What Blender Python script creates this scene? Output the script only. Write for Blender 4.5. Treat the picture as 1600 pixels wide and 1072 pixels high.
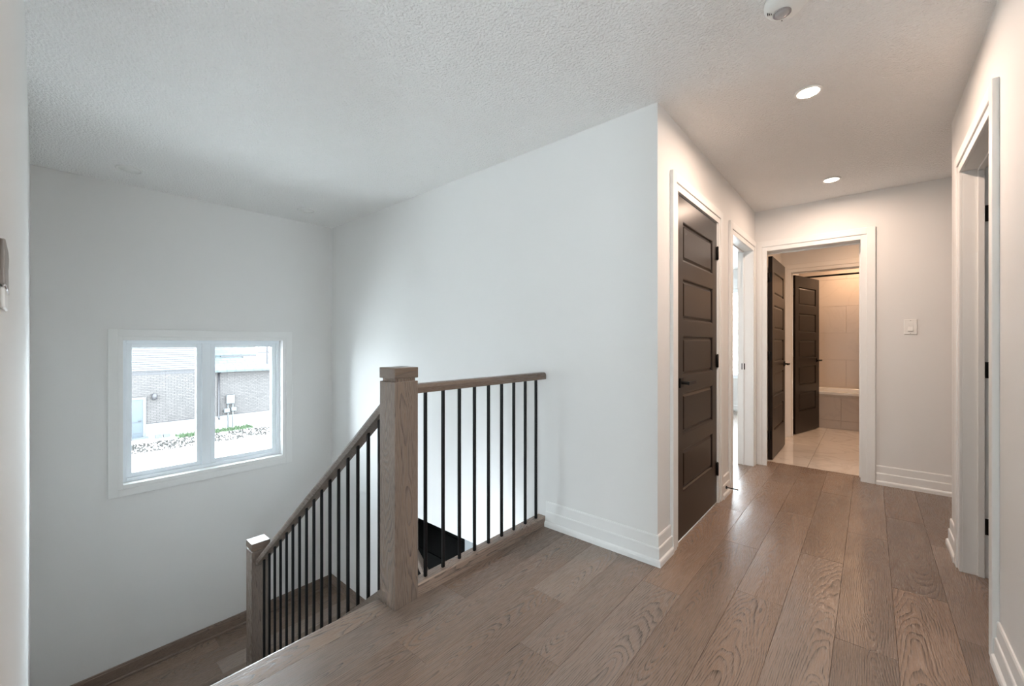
import bpy, bmesh, math, random
from mathutils import Matrix, Vector
random.seed(7)
for o in list(bpy.data.objects):
    bpy.data.objects.remove(o)
SC = bpy.context.scene
COL = SC.collection
T, R = Matrix.Translation, Matrix.Rotation
PI = math.pi

# ------------------------------------------------------------------ camera
FPX, YAW, CZ = 645.0, math.radians(40.965), 1.17
cam_d = bpy.data.cameras.new('camera')
cam_d.sensor_fit = 'HORIZONTAL'
cam_d.sensor_width = 36.0
cam_d.lens = 36.0 * FPX / 1600.0
cam_d.clip_start = 0.01
cam_d.clip_end = 300
cam = bpy.data.objects.new('camera', cam_d)
COL.objects.link(cam)
cam.location = (0, 0, CZ)
cam.rotation_euler = (PI / 2, 0, YAW)
SC.camera = cam

# ------------------------------------------------------------------ view / world / lights
SC.view_settings.view_transform = 'Standard'
SC.view_settings.look = 'None'
SC.view_settings.exposure = 0.98
SC.view_settings.gamma = 1.0
SC.view_settings.use_curve_mapping = False
SC.cycles.max_bounces = 14
SC.cycles.diffuse_bounces = 10
SC.cycles.glossy_bounces = 6
SC.cycles.transparent_max_bounces = 12
SC.cycles.use_denoising = True
SC.cycles.sample_clamp_indirect = 6.0

SKY = 14.2            # overcast sky
W = bpy.data.worlds.new('overcast_sky')
SC.world = W
W.use_nodes = True
bgn = W.node_tree.nodes['Background']
bgn.inputs[0].default_value = (0.845, 0.93, 1.0, 1)
bgn.inputs[1].default_value = SKY


def portal(name, loc, rot, sx, sy):
    d = bpy.data.lights.new(name, 'AREA')
    d.shape = 'RECTANGLE'
    d.size, d.size_y = sx, sy
    d.cycles.is_portal = True
    o = bpy.data.objects.new(name, d)
    COL.objects.link(o)
    o.location = loc
    o.rotation_euler = rot


portal('stair_window_portal', (-4.72, 1.044, 0.614), (0, -PI / 2, 0), 1.16, 1.19)
portal('bedroom_window_portal', (-1.95, 8.12, 1.33), (-PI / 2, 0, 0), 1.6, 1.54)
portal('fill_window_portal', (1.75, -2.72, 1.2), (PI / 2, 0, 0), 0.7, 2.2)  # this and the next serve the added windows behind the camera
portal('fill_side_portal', (4.62, -1.45, 1.2), (0, PI / 2, 0), 2.2, 2.0)

WARM = (1.0, 0.75, 0.59)


def can_light(name, x, y, power, col=WARM):
    d = bpy.data.lights.new(name, 'AREA')
    d.shape = 'DISK'
    d.size = 0.080
    d.energy = power
    d.color = col
    d.spread = PI
    o = bpy.data.objects.new(name, d)
    COL.objects.link(o)
    o.location = (x, y, 2.4348)


CAN = [(-0.237, 2.553), (-0.229, 4.040)]
can_light('hall_lamp_near', *CAN[0], 9.0)
can_light('hall_lamp_far', *CAN[1], 5.4)
can_light('bath_fill_lamp', 0.15, 5.45, 6.0, (1.0, 0.62, 0.38))  # added out of view to brighten the bathroom entry
can_light('tub_lamp', -0.14, 7.42, 6.2, (1.0, 0.64, 0.40))

# ------------------------------------------------------------------ materials
MATS = {}


def newmat(name):
    m = bpy.data.materials.new(name)
    m.use_nodes = True
    nt = m.node_tree
    return m, nt, nt.nodes['Principled BSDF']


def setp(b, **k):
    names = dict(rough='Roughness', metal='Metallic', spec='Specular IOR Level', coat='Coat Weight', coatr='Coat Roughness')
    for a, v in k.items():
        b.inputs[names[a]].default_value = v


def N(nt, typ, **k):
    n = nt.nodes.new(typ)
    for a, v in k.items():
        setattr(n, a, v)
    return n


def plain(name, col, rough=0.5, metal=0.0, spec=0.5, bump=None, vary=0.0):
    """a plain finish with a slight mottling and optional noise relief (scale, strength, distance)"""
    m, nt, b = newmat(name)
    setp(b, rough=rough, metal=metal, spec=spec)
    co = N(nt, 'ShaderNodeTexCoord')
    if vary:
        n = N(nt, 'ShaderNodeTexNoise')
        n.inputs['Scale'].default_value = 3.0
        n.inputs['Detail'].default_value = 4
        nt.links.new(co.outputs['Object'], n.inputs['Vector'])
        mx = N(nt, 'ShaderNodeMix', data_type='RGBA')
        mx.inputs[6].default_value = (*[c * (1 - vary) for c in col], 1)
        mx.inputs[7].default_value = (*[min(1, c * (1 + vary)) for c in col], 1)
        nt.links.new(n.outputs['Fac'], mx.inputs[0])
        nt.links.new(mx.outputs[2], b.inputs['Base Color'])
    else:
        b.inputs['Base Color'].default_value = (*col, 1)
    if bump:
        n = N(nt, 'ShaderNodeTexNoise')
        n.inputs['Scale'].default_value = bump[0]
        n.inputs['Detail'].default_value = 5
        nt.links.new(co.outputs['Object'], n.inputs['Vector'])
        bp = N(nt, 'ShaderNodeBump')
        bp.inputs['Strength'].default_value = bump[1]
        bp.inputs['Distance'].default_value = bump[2]
        nt.links.new(n.outputs['Fac'], bp.inputs['Height'])
        nt.links.new(bp.outputs['Normal'], b.inputs['Normal'])
    MATS[name] = m
    return m


def wood(name, axis, light, dark, rough=0.30, ringf=150.0, vary=0.18):
    """oak: growth rings cut lengthwise (cathedral figure), open pores, a shift of tone from board to board"""
    m, nt, b = newmat(name)
    L = nt.links.new
    setp(b, rough=rough, spec=0.5)
    co = N(nt, 'ShaderNodeTexCoord')
    info = N(nt, 'ShaderNodeObjectInfo')
    sep = N(nt, 'ShaderNodeSeparateXYZ')
    L(co.outputs['Object'], sep.inputs[0])
    order = {'Y': ('X', 'Y', 'Z'), 'X': ('Y', 'X', 'Z'), 'Z': ('X', 'Z', 'Y')}[axis]
    cx, cy, cz = [sep.outputs[a] for a in order]          # across, along, through

    def math_(op, a, c=None, d=None):
        n = N(nt, 'ShaderNodeMath', operation=op)
        for i, v in enumerate((a, c, d)):
            if v is None:
                continue
            if isinstance(v, (int, float)):
                n.inputs[i].default_value = v
            else:
                L(v, n.inputs[i])
        return n.outputs[0]
    rnd = info.outputs['Random']
    r2 = math_('FRACT', math_('MULTIPLY', rnd, 17.31))
    r3 = math_('FRACT', math_('MULTIPLY', rnd, 71.77))
    # slow wander of the grain
    cmb = N(nt, 'ShaderNodeCombineXYZ')
    L(math_('MULTIPLY', cx, 5.0), cmb.inputs[0])
    L(math_('MULTIPLY', cy, 1.3), cmb.inputs[1])
    L(math_('MULTIPLY_ADD', rnd, 40.0, math_('MULTIPLY', cz, 5.0)), cmb.inputs[2])
    wn = N(nt, 'ShaderNodeTexNoise')
    wn.inputs['Scale'].default_value = 1.6
    wn.inputs['Detail'].default_value = 2
    L(cmb.outputs[0], wn.inputs['Vector'])
    wander = math_('SUBTRACT', wn.outputs['Fac'], 0.5)
    cm3 = N(nt, 'ShaderNodeCombineXYZ')          # small unsteadiness of each ring
    L(math_('MULTIPLY', cx, 38.0), cm3.inputs[0])
    L(math_('MULTIPLY', cy, 14.0), cm3.inputs[1])
    L(math_('MULTIPLY_ADD', rnd, 90.0, math_('MULTIPLY', cz, 38.0)), cm3.inputs[2])
    fn = N(nt, 'ShaderNodeTexNoise')
    fn.inputs['Scale'].default_value = 1.0
    fn.inputs['Detail'].default_value = 2
    L(cm3.outputs[0], fn.inputs['Vector'])
    jig = math_('SUBTRACT', fn.outputs['Fac'], 0.5)
    xa = math_('ADD', cx, math_('MULTIPLY_ADD', r2, 0.12, -0.06))
    xa = math_('ADD', xa, math_('MULTIPLY', wander, 0.05))
    dep = math_('MULTIPLY', math_('ADD', cy, math_('MULTIPLY_ADD', r3, 1.0, -0.5)), 0.085)
    dep = math_('ADD', dep, cz)
    dep = math_('ADD', dep, math_('MULTIPLY', wander, 0.06))
    rad = math_('SQRT', math_('ADD', math_('MULTIPLY', xa, xa), math_('MULTIPLY', dep, dep)))
    rad = math_('ADD', rad, math_('MULTIPLY', jig, 0.0026))
    ring = math_('FRACT', math_('MULTIPLY', rad, ringf))
    ring = math_('POWER', ring, 2.4)
    # pores: short dark dashes along the grain
    cm2 = N(nt, 'ShaderNodeCombineXYZ')
    L(math_('MULTIPLY', cx, 520.0), cm2.inputs[0])
    L(math_('MULTIPLY', cy, 9.0), cm2.inputs[1])
    L(math_('MULTIPLY_ADD', rnd, 55.0, math_('MULTIPLY', cz, 520.0)), cm2.inputs[2])
    pn = N(nt, 'ShaderNodeTexNoise')
    pn.inputs['Scale'].default_value = 1.0
    pn.inputs['Detail'].default_value = 2
    L(cm2.outputs[0], pn.inputs['Vector'])
    pore = N(nt, 'ShaderNodeMapRange')
    pore.inputs[1].default_value = 0.42
    pore.inputs[2].default_value = 0.62
    L(pn.outputs['Fac'], pore.inputs[0])
    grain = math_('MULTIPLY', ring, math_('MULTIPLY_ADD', pore.outputs[0], 0.5, 0.5))
    fac = math_('ADD', math_('MULTIPLY', grain, 0.95), math_('MULTIPLY', pore.outputs[0], 0.22))
    # broad blotches, a few knots
    bn = N(nt, 'ShaderNodeTexNoise')
    bn.inputs['Scale'].default_value = 2.5
    bn.inputs['Detail'].default_value = 4
    L(cmb.outputs[0], bn.inputs['Vector'])
    fac = math_('ADD', fac, math_('MULTIPLY', math_('SUBTRACT', bn.outputs['Fac'], 0.5), 0.55))
    cl = N(nt, 'ShaderNodeClamp')
    L(fac, cl.inputs[0])
    mx = N(nt, 'ShaderNodeMix', data_type='RGBA')
    mx.inputs[6].default_value = (*light, 1)
    mx.inputs[7].default_value = (*dark, 1)
    L(cl.outputs[0], mx.inputs[0])
    hsv = N(nt, 'ShaderNodeHueSaturation')
    L(mx.outputs[2], hsv.inputs['Color'])
    L(math_('MULTIPLY_ADD', r3, vary * 2, 1 - vary), hsv.inputs['Value'])
    L(math_('MULTIPLY_ADD', r2, 0.3, 0.85), hsv.inputs['Saturation'])
    L(hsv.outputs[0], b.inputs['Base Color'])
    rr = math_('MULTIPLY_ADD', cl.outputs[0], 0.15, rough - 0.05)
    L(rr, b.inputs['Roughness'])
    bp = N(nt, 'ShaderNodeBump')
    bp.inputs['Strength'].default_value = 0.5
    bp.inputs['Distance'].default_value = 0.0006
    L(math_('SUBTRACT', 1.0, fac), bp.inputs['Height'])
    L(bp.outputs[0], b.inputs['Normal'])
    MATS[name] = m
    return m


plain('wall_paint', (0.77, 0.765, 0.755), 0.65, spec=0.3, bump=(140, 0.10, 0.002), vary=0.012)
plain('ceiling_paint', (0.90, 0.895, 0.885), 0.9, spec=0.1, bump=(85, 1.0, 0.013))
plain('trim_paint', (0.81, 0.81, 0.80), 0.4, spec=0.35)
plain('vinyl_white', (0.84, 0.88, 0.92), 0.35)
plain('black_metal', (0.006, 0.006, 0.0065), 0.38, metal=0.0, spec=0.25)
plain('espresso', (0.016, 0.0105, 0.008), 0.30, spec=0.28, bump=(60, 0.05, 0.001), vary=0.15)
plain('plastic_white', (0.84, 0.84, 0.82), 0.35)
plain('plastic_grey', (0.42, 0.40, 0.40), 0.25)
plain('chrome', (0.75, 0.75, 0.78), 0.15, metal=1.0)
plain('taupe', (0.27, 0.235, 0.21), 0.5)
plain('rubber', (0.5, 0.5, 0.5), 0.6)
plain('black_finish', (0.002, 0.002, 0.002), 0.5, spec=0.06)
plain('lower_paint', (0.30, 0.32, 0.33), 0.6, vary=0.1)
plain('bounce_carpet', (0.72, 0.70, 0.68), 0.95, bump=(300, 0.4, 0.004))
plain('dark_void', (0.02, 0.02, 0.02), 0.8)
plain('acrylic', (0.85, 0.84, 0.82), 0.12)
plain('grout', (0.55, 0.50, 0.45), 0.8)
# exterior, house colours darkened to offset the strong sky
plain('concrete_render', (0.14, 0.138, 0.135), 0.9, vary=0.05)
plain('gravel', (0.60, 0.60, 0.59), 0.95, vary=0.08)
plain('siding_dimmed', (0.050, 0.050, 0.050), 0.7)
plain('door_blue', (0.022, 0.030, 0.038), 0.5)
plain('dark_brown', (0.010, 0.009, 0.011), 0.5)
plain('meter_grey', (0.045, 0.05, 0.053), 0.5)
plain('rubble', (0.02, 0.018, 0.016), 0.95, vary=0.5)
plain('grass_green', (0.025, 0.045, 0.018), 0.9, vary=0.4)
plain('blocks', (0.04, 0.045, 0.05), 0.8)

OAK_L, OAK_D = (0.300, 0.223, 0.177), (0.052, 0.037, 0.029)
wood('oak_floor', 'Y', OAK_L, OAK_D)
wood('oak_floor_x', 'X', OAK_L, OAK_D)
wood('oak_post', 'Z', (0.245, 0.185, 0.147), (0.060, 0.042, 0.032), vary=0.03, ringf=170)
wood('oak_rail_y', 'Y', (0.190, 0.140, 0.108), (0.065, 0.045, 0.034), vary=0.03)
wood('oak_rail_x', 'X', (0.215, 0.165, 0.132), (0.070, 0.050, 0.039), vary=0.03)


def emit(name, col, s):
    m, nt, b = newmat(name)
    b.inputs['Base Color'].default_value = (0.8, 0.8, 0.8, 1)
    b.inputs['Emission Color'].default_value = (*col, 1)
    b.inputs['Emission Strength'].default_value = s
    MATS[name] = m


emit('lamp_lens', (1.0, 0.90, 0.80), 6.0)


def glass():
    m, nt, b = newmat('window_glass')
    nt.nodes.remove(b)
    out = nt.nodes['Material Output']
    tr = N(nt, 'ShaderNodeBsdfTransparent')
    tr.inputs[0].default_value = (0.96, 0.98, 0.98, 1)
    gl = N(nt, 'ShaderNodeBsdfGlossy')
    gl.inputs['Roughness'].default_value = 0.02
    fr = N(nt, 'ShaderNodeFresnel')
    fr.inputs[0].default_value = 1.2
    mx = N(nt, 'ShaderNodeMixShader')
    nt.links.new(fr.outputs[0], mx.inputs[0])
    nt.links.new(tr.outputs[0], mx.inputs[1])
    nt.links.new(gl.outputs[0], mx.inputs[2])
    nt.links.new(mx.outputs[0], out.inputs[0])
    MATS['window_glass'] = m


glass()


def marble(name, base, vein, rough, scale):
    m, nt, b = newmat(name)
    L = nt.links.new
    setp(b, rough=rough, spec=0.5)
    co = N(nt, 'ShaderNodeTexCoord')
    info = N(nt, 'ShaderNodeObjectInfo')
    add = N(nt, 'ShaderNodeVectorMath', operation='ADD')
    cmb = N(nt, 'ShaderNodeCombineXYZ')
    mu = N(nt, 'ShaderNodeMath', operation='MULTIPLY')
    mu.inputs[1].default_value = 37.0
    L(info.outputs['Random'], mu.inputs[0])
    L(mu.outputs[0], cmb.inputs[0])
    L(mu.outputs[0], cmb.inputs[2])
    L(co.outputs['Object'], add.inputs[0])
    L(cmb.outputs[0], add.inputs[1])
    n = N(nt, 'ShaderNodeTexNoise')
    n.inputs['Scale'].default_value = scale
    n.inputs['Detail'].default_value = 7
    n.inputs['Distortion'].default_value = 1.2
    L(add.outputs[0], n.inputs['Vector'])
    s = N(nt, 'ShaderNodeMath', operation='SUBTRACT')
    s.inputs[1].default_value = 0.5
    L(n.outputs['Fac'], s.inputs[0])
    a = N(nt, 'ShaderNodeMath', operation='ABSOLUTE')
    L(s.outputs[0], a.inputs[0])
    mr = N(nt, 'ShaderNodeMapRange')
    mr.inputs[1].default_value = 0.0
    mr.inputs[2].default_value = 0.035
    mr.inputs[3].default_value = 0.65
    mr.inputs[4].default_value = 0.0
    L(a.outputs[0], mr.inputs[0])
    mx = N(nt, 'ShaderNodeMix', data_type='RGBA')
    mx.inputs[6].default_value = (*base, 1)
    mx.inputs[7].default_value = (*vein, 1)
    L(mr.outputs[0], mx.inputs[0])
    L(mx.outputs[2], b.inputs['Base Color'])
    MATS[name] = m


marble('marble_floor', (0.74, 0.68, 0.62), (0.60, 0.54, 0.48), 0.06, 2.2)
marble('marble_wall', (0.62, 0.55, 0.49), (0.585, 0.515, 0.455), 0.16, 1.6)
marble('marble_apron', (0.52, 0.46, 0.41), (0.47, 0.41, 0.37), 0.25, 1.6)


def brick_mat():
    m, nt, b = newmat('brick_dimmed')
    setp(b, rough=0.9)
    co = N(nt, 'ShaderNodeTexCoord')
    sp = N(nt, 'ShaderNodeSeparateXYZ')
    cb = N(nt, 'ShaderNodeCombineXYZ')
    nt.links.new(co.outputs['Object'], sp.inputs[0])
    nt.links.new(sp.outputs['Y'], cb.inputs[0])
    nt.links.new(sp.outputs['Z'], cb.inputs[1])
    br = N(nt, 'ShaderNodeTexBrick')
    br.inputs['Scale'].default_value = 1.0
    br.inputs['Brick Width'].default_value = 0.24
    br.inputs['Row Height'].default_value = 0.088
    br.inputs['Mortar Size'].default_value = 0.014
    br.inputs['Color1'].default_value = (0.050, 0.045, 0.0435, 1)  # brick and mortar darkened so the bright sky leaves them readable
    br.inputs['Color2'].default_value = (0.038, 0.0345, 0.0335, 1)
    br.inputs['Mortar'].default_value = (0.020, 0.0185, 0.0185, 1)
    nt.links.new(cb.outputs[0], br.inputs['Vector'])
    nt.links.new(br.outputs['Color'], b.inputs['Base Color'])
    MATS['brick_dimmed'] = m


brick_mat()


def shingle_mat():
    m, nt, b = newmat('shingles')
    setp(b, rough=0.95)
    co = N(nt, 'ShaderNodeTexCoord')
    sp = N(nt, 'ShaderNodeSeparateXYZ')
    cb = N(nt, 'ShaderNodeCombineXYZ')
    nt.links.new(co.outputs['Object'], sp.inputs[0])
    nt.links.new(sp.outputs['Y'], cb.inputs[0])
    nt.links.new(sp.outputs['X'], cb.inputs[1])
    br = N(nt, 'ShaderNodeTexBrick')
    br.inputs['Scale'].default_value = 1.0
    br.inputs['Brick Width'].default_value = 0.45
    br.inputs['Row Height'].default_value = 0.26
    br.inputs['Mortar Size'].default_value = 0.02
    br.inputs['Color1'].default_value = (0.030, 0.040, 0.041, 1)  # roof tones darkened against the strong sky
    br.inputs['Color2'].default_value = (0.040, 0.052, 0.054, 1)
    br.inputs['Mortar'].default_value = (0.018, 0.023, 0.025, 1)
    nt.links.new(cb.outputs[0], br.inputs['Vector'])
    nt.links.new(br.outputs['Color'], b.inputs['Base Color'])
    MATS['shingles'] = m


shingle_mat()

# ------------------------------------------------------------------ mesh helpers
WM = {}      # world matrix of every object made here
ID = Matrix.Identity(4)


def tag(o, label=None, cat=None, group=None, kind=None):
    if label:
        o['label'] = label
    if cat:
        o['category'] = cat
    if group:
        o['group'] = group
    if kind:
        o['kind'] = kind
    return o


def thing(name, loc=(0, 0, 0), label=None, cat=None, group=None, kind=None, rz=0.0):
    o = bpy.data.objects.new(name, None)
    o.empty_display_size = 0.1
    COL.objects.link(o)
    WM[o] = T(loc) @ R(rz, 4, 'Z')
    o.matrix_basis = WM[o]
    return tag(o, label, cat, group, kind)


class MB:
    def __init__(self):
        self.v, self.f, self.sm = [], [], []

    def add(self, vs, fs, smooth=False):
        k = len(self.v)
        self.v += [Vector(p) for p in vs]
        self.f += [tuple(k + i for i in q) for q in fs]
        self.sm += [smooth] * len(fs)
        return self

    def box(self, x0, x1, y0, y1, z0, z1):
        x0, x1 = min(x0, x1), max(x0, x1)
        y0, y1 = min(y0, y1), max(y0, y1)
        z0, z1 = min(z0, z1), max(z0, z1)
        return self.add([(x0, y0, z0), (x1, y0, z0), (x1, y1, z0), (x0, y1, z0), (x0, y0, z1), (x1, y0, z1), (x1, y1, z1), (x0, y1, z1)],
                        [(0, 3, 2, 1), (4, 5, 6, 7), (0, 1, 5, 4), (1, 2, 6, 5), (2, 3, 7, 6), (3, 0, 4, 7)])

    def prism(self, pts, fn, a, b):
        """closed outline pts (p, q) swept from a to b; fn(p, q, t) gives a 3-D point"""
        n = len(pts)
        vs = [fn(p, q, a) for p, q in pts] + [fn(p, q, b) for p, q in pts]
        fs = [(i, (i + 1) % n, n + (i + 1) % n, n + i) for i in range(n)]
        fs += [tuple(reversed(range(n))), tuple(range(n, 2 * n))]
        return self.add(vs, fs)

    def lathe(self, prof, c, axis='Z', seg=24, smooth=True):
        """prof: (radius, height) list"""
        vs, fs = [], []
        for r, h in prof:
            for k in range(seg):
                a = 2 * PI * k / seg
                p, q = r * math.cos(a), r * math.sin(a)
                vs.append({'Z': (c[0] + p, c[1] + q, c[2] + h), 'X': (c[0] + h, c[1] + p, c[2] + q), 'Y': (c[0] + p, c[1] + h, c[2] + q)}[axis])
        for j in range(len(prof) - 1):
            for k in range(seg):
                k2 = (k + 1) % seg
                fs.append((j * seg + k, j * seg + k2, (j + 1) * seg + k2, (j + 1) * seg + k))
        fs.append(tuple(reversed(range(seg))))
        fs.append(tuple((len(prof) - 1) * seg + k for k in range(seg)))
        return self.add(vs, fs, smooth)

    def tube(self, pts, r, seg=10, smooth=True):
        pts = [Vector(p) for p in pts]
        vs, fs = [], []
        for i, p in enumerate(pts):
            d = (pts[min(i + 1, len(pts) - 1)] - pts[max(i - 1, 0)]).normalized()
            u = d.orthogonal().normalized() if abs(d.z) > 0.9 else d.cross(Vector((0, 0, 1))).normalized()
            w = d.cross(u)
            for k in range(seg):
                a = 2 * PI * k / seg
                vs.append(p + r * (math.cos(a) * u + math.sin(a) * w))
        for i in range(len(pts) - 1):
            for k in range(seg):
                k2 = (k + 1) % seg
                fs.append((i * seg + k, i * seg + k2, (i + 1) * seg + k2, (i + 1) * seg + k))
        fs.append(tuple(reversed(range(seg))))
        fs.append(tuple((len(pts) - 1) * seg + k for k in range(seg)))
        return self.add(vs, fs, smooth)

    def build(self, name, mat, parent=None, S=ID, bevel=0.0, seg=2, **props):
        lo = Vector([min(p[i] for p in self.v) for i in range(3)])
        hi = Vector([max(p[i] for p in self.v) for i in range(3)])
        c = (lo + hi) / 2
        me = bpy.data.meshes.new(name)
        me.from_pydata([p - c for p in self.v], [], self.f)
        bm = bmesh.new()
        bm.from_mesh(me)
        bmesh.ops.recalc_face_normals(bm, faces=bm.faces)
        bm.to_mesh(me)
        bm.free()
        for p, s in zip(me.polygons, self.sm):
            p.use_smooth = s
        me.materials.append(MATS[mat])
        o = bpy.data.objects.new(name, me)
        COL.objects.link(o)
        WM[o] = S @ T(c)
        if parent:
            o.parent = parent
            o.matrix_basis = WM[parent].inverted() @ WM[o]
        else:
            o.matrix_basis = WM[o]
        if bevel:
            b = o.modifiers.new('bevel', 'BEVEL')
            b.width = bevel
            b.segments = seg
            b.limit_method = 'ANGLE'
            b.angle_limit = math.radians(40)
        return tag(o, **props)


def bx(*a):
    return MB().box(*a)


# wall frames: (a along the wall, n out of the wall into the hall, z)
XL, XR, YF, YS, XW, YN, YP = -0.847, 0.355, 4.575, 2.146, -4.51, -0.03, 6.15
FR = {
    'L': lambda a, n, z: (XL + n, a, z),
    'R': lambda a, n, z: (XR - n, a, z),
    'F': lambda a, n, z: (a, YF - n, z),
    'S': lambda a, n, z: (a, YS - n, z),
    'W': lambda a, n, z: (XW + n, a, z),
    'N': lambda a, n, z: (a, YN + n, z),
    'P': lambda a, n, z: (a, YP - n, z),
    'E': lambda a, n, z: (a, 3.46 + n, z),
    'B': lambda a, n, z: (a, 7.9 - n, z),
}


def won(mb, wall, a0, a1, n0, n1, z0, z1):
    p, q = FR[wall](a0, n0, z0), FR[wall](a1, n1, z1)
    return mb.box(p[0], q[0], p[1], q[1], p[2], q[2])


def casing(wall, a0, a1, zt, parent, z0=0.0):
    """flat stepped casing round an opening: thin inner band, thicker outer band"""
    m = MB()
    for (i, o_, t) in ((0.0, 0.040, 0.012), (0.040, 0.095, 0.019)):
        won(m, wall, a0 - o_, a0 - i, 0, t, z0, zt + o_)
        won(m, wall, a1 + i, a1 + o_, 0, t, z0, zt + o_)
        won(m, wall, a0 - i, a1 + i, 0, t, zt + i, zt + o_)
    return m.build('casing', 'trim_paint', parent, bevel=0.0015, seg=1)


def jamb(wall, a0, a1, zt, depth, parent, stop=None):
    m = MB()
    won(m, wall, a0 - 0.018, a0, -depth, 0.0, 0, zt + 0.018)
    won(m, wall, a1, a1 + 0.018, -depth, 0.0, 0, zt + 0.018)
    won(m, wall, a0, a1, -depth, 0.0, zt, zt + 0.018)
    if stop:
        s0, s1 = stop
        won(m, wall, a0, a0 + 0.011, -s1, -s0, 0, zt)
        won(m, wall, a1 - 0.011, a1, -s1, -s0, 0, zt)
        won(m, wall, a0 + 0.011, a1 - 0.011, -s1, -s0, zt - 0.011, zt)
    return m.build('jamb', 'trim_paint', parent, bevel=0.001, seg=1)


BASE = [(0, 0), (0.024, 0), (0.024, 0.022), (0.021, 0.030), (0.014, 0.036), (0.014, 0.090), (0.012, 0.095), (0.008, 0.097), (0.008, 0.150), (0.005, 0.157), (0, 0.157)]


def baseboard(name, wall, runs, label):
    """runs: (a0, a1, m0, m1); m = 1 mitres that end round an outside corner"""
    m = MB()
    n = len(BASE)
    for a0, a1, m0, m1 in runs:
        vs = [FR[wall](a0 - m0 * p, p, q) for p, q in BASE] + [FR[wall](a1 + m1 * p, p, q) for p, q in BASE]
        m.add(vs, [(i, (i + 1) % n, n + (i + 1) % n, n + i) for i in range(n)] + [tuple(reversed(range(n))), tuple(range(n, 2 * n))])
    return tag(m.build(name, 'trim_paint'), label, 'baseboard', None, 'structure')


# ------------------------------------------------------------------ room shell
def shell(name, boxes, mat, label, cat='wall'):
    m = MB()
    for b in boxes:
        m.box(*b)
    return tag(m.build(name, mat), label, cat, None, 'structure')


H = 2.44
shell('wall_back', [(-4.71, XL, YS, 2.27, -0.33, H), (-4.71, -3.10, YS, 2.27, -1.72, -0.33)], 'wall_paint',
      'tall white wall behind the railing and above the stairwell')
shell('wall_left', [(-0.97, XL, 2.27, 2.412, 0, H), (-0.97, XL, 3.273, 3.662, 0, H), (-0.97, XL, 4.473, YF, 0, H),
                    (-0.97, XL, 2.412, 3.273, 2.06, H), (-0.97, XL, 3.662, 4.473, 2.06, H)], 'wall_paint',
      'white corridor wall holding the closed dark door')
shell('wall_far', [(-0.97, -0.795, YF, 4.75, 0, H), (-0.045, 1.72, YF, 4.75, 0, H), (-0.795, -0.045, YF, 4.75, 2.063, H)], 'wall_paint',
      'white wall at the end of the corridor with the light switch')
shell('wall_right', [(XR, 0.475, -0.15, 2.372, 0, H), (XR, 0.475, 3.118, 3.46, 0, H), (XR, 0.475, 2.372, 3.118, 2.06, H),
                     (0.475, 1.72, 3.34, 3.46, 0, H), (1.60, 1.72, 3.46, YF, 0, H)], 'wall_paint',
      'white wall along the right edge of the photo')
shell('wall_window', [(-4.71, XW, -0.15, 0.434, -3.1, H), (-4.71, XW, 1.654, YS, -3.1, H), (-4.71, XW, 0.434, 1.654, -3.1, 0.017),
                      (-4.71, XW, 0.434, 1.654, 1.211, H)], 'wall_paint', 'pale wall around the stairwell window')
shell('wall_near', [(-4.51, -0.78, -0.15, YN, 0, H), (-4.51, -1.66, -0.15, YN, -3.1, 0)], 'wall_paint',
      'white wall seen edge-on at the left edge of the photo')
shell('ceiling', [(-4.71, 4.7, -2.9, 8.2, H, H + 0.1)], 'ceiling_paint', 'white stippled ceiling over the hall and stairwell', 'ceiling')
# rooms that close the house behind the openings
shell('wall_fill_room', [(-2.6, -2.5, -2.7, -0.15, 0, H), (4.5, 4.6, -2.7, -2.45, 0, H), (4.5, 4.6, -0.45, -0.15, 0, H), (4.5, 4.6, -2.45, -0.45, 0, 0.1), (4.5, 4.6, -2.45, -0.45, 2.3, H),
                    (-2.6, 1.4, -2.8, -2.7, 0, H), (2.1, 4.6, -2.8, -2.7, 0, H),
                    (1.4, 2.1, -2.8, -2.7, 0, 0.1), (1.4, 2.1, -2.8, -2.7, 2.3, H), (0.475, 4.6, -0.15, -0.05, 0, H)], 'wall_paint',
      'white walls of an unseen room added behind the camera for fill light')  # invented room, shaped to send daylight into the stairwell
shell('wall_bedroom', [(-4.7, -0.97, 3.45, 3.55, 0, H), (-4.7, -4.6, 3.55, 8.0, 0, H), (-4.6, -2.75, 7.9, 8.02, 0, H), (-1.15, -0.97, 7.9, 8.02, 0, H),
                       (-2.75, -1.15, 7.9, 8.02, 0, 0.56), (-2.75, -1.15, 7.9, 8.02, 2.1, H), (-0.97, -0.85, 4.75, 8.0, 0, H)], 'wall_paint',
      'white walls of the bedroom seen through the second doorway')
shell('wall_right_room', [(0.475, 3.1, 1.15, 1.25, 0, H), (3.0, 3.1, 1.25, 3.34, 0, H), (1.72, 3.1, 3.34, 3.46, 0, H)], 'wall_paint',
      'white walls of the room behind the right doorway')
shell('wall_bathroom', [(-0.85, -0.763, YP, 6.27, 0, H), (0.068, 1.5, YP, 6.27, 0, H), (-0.763, 0.068, YP, 6.27, 2.063, H), (1.4, 1.5, 4.75, 8.0, 0, H)],
      'wall_paint', 'beige-lit partition wall between the two bathroom doors')
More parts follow.
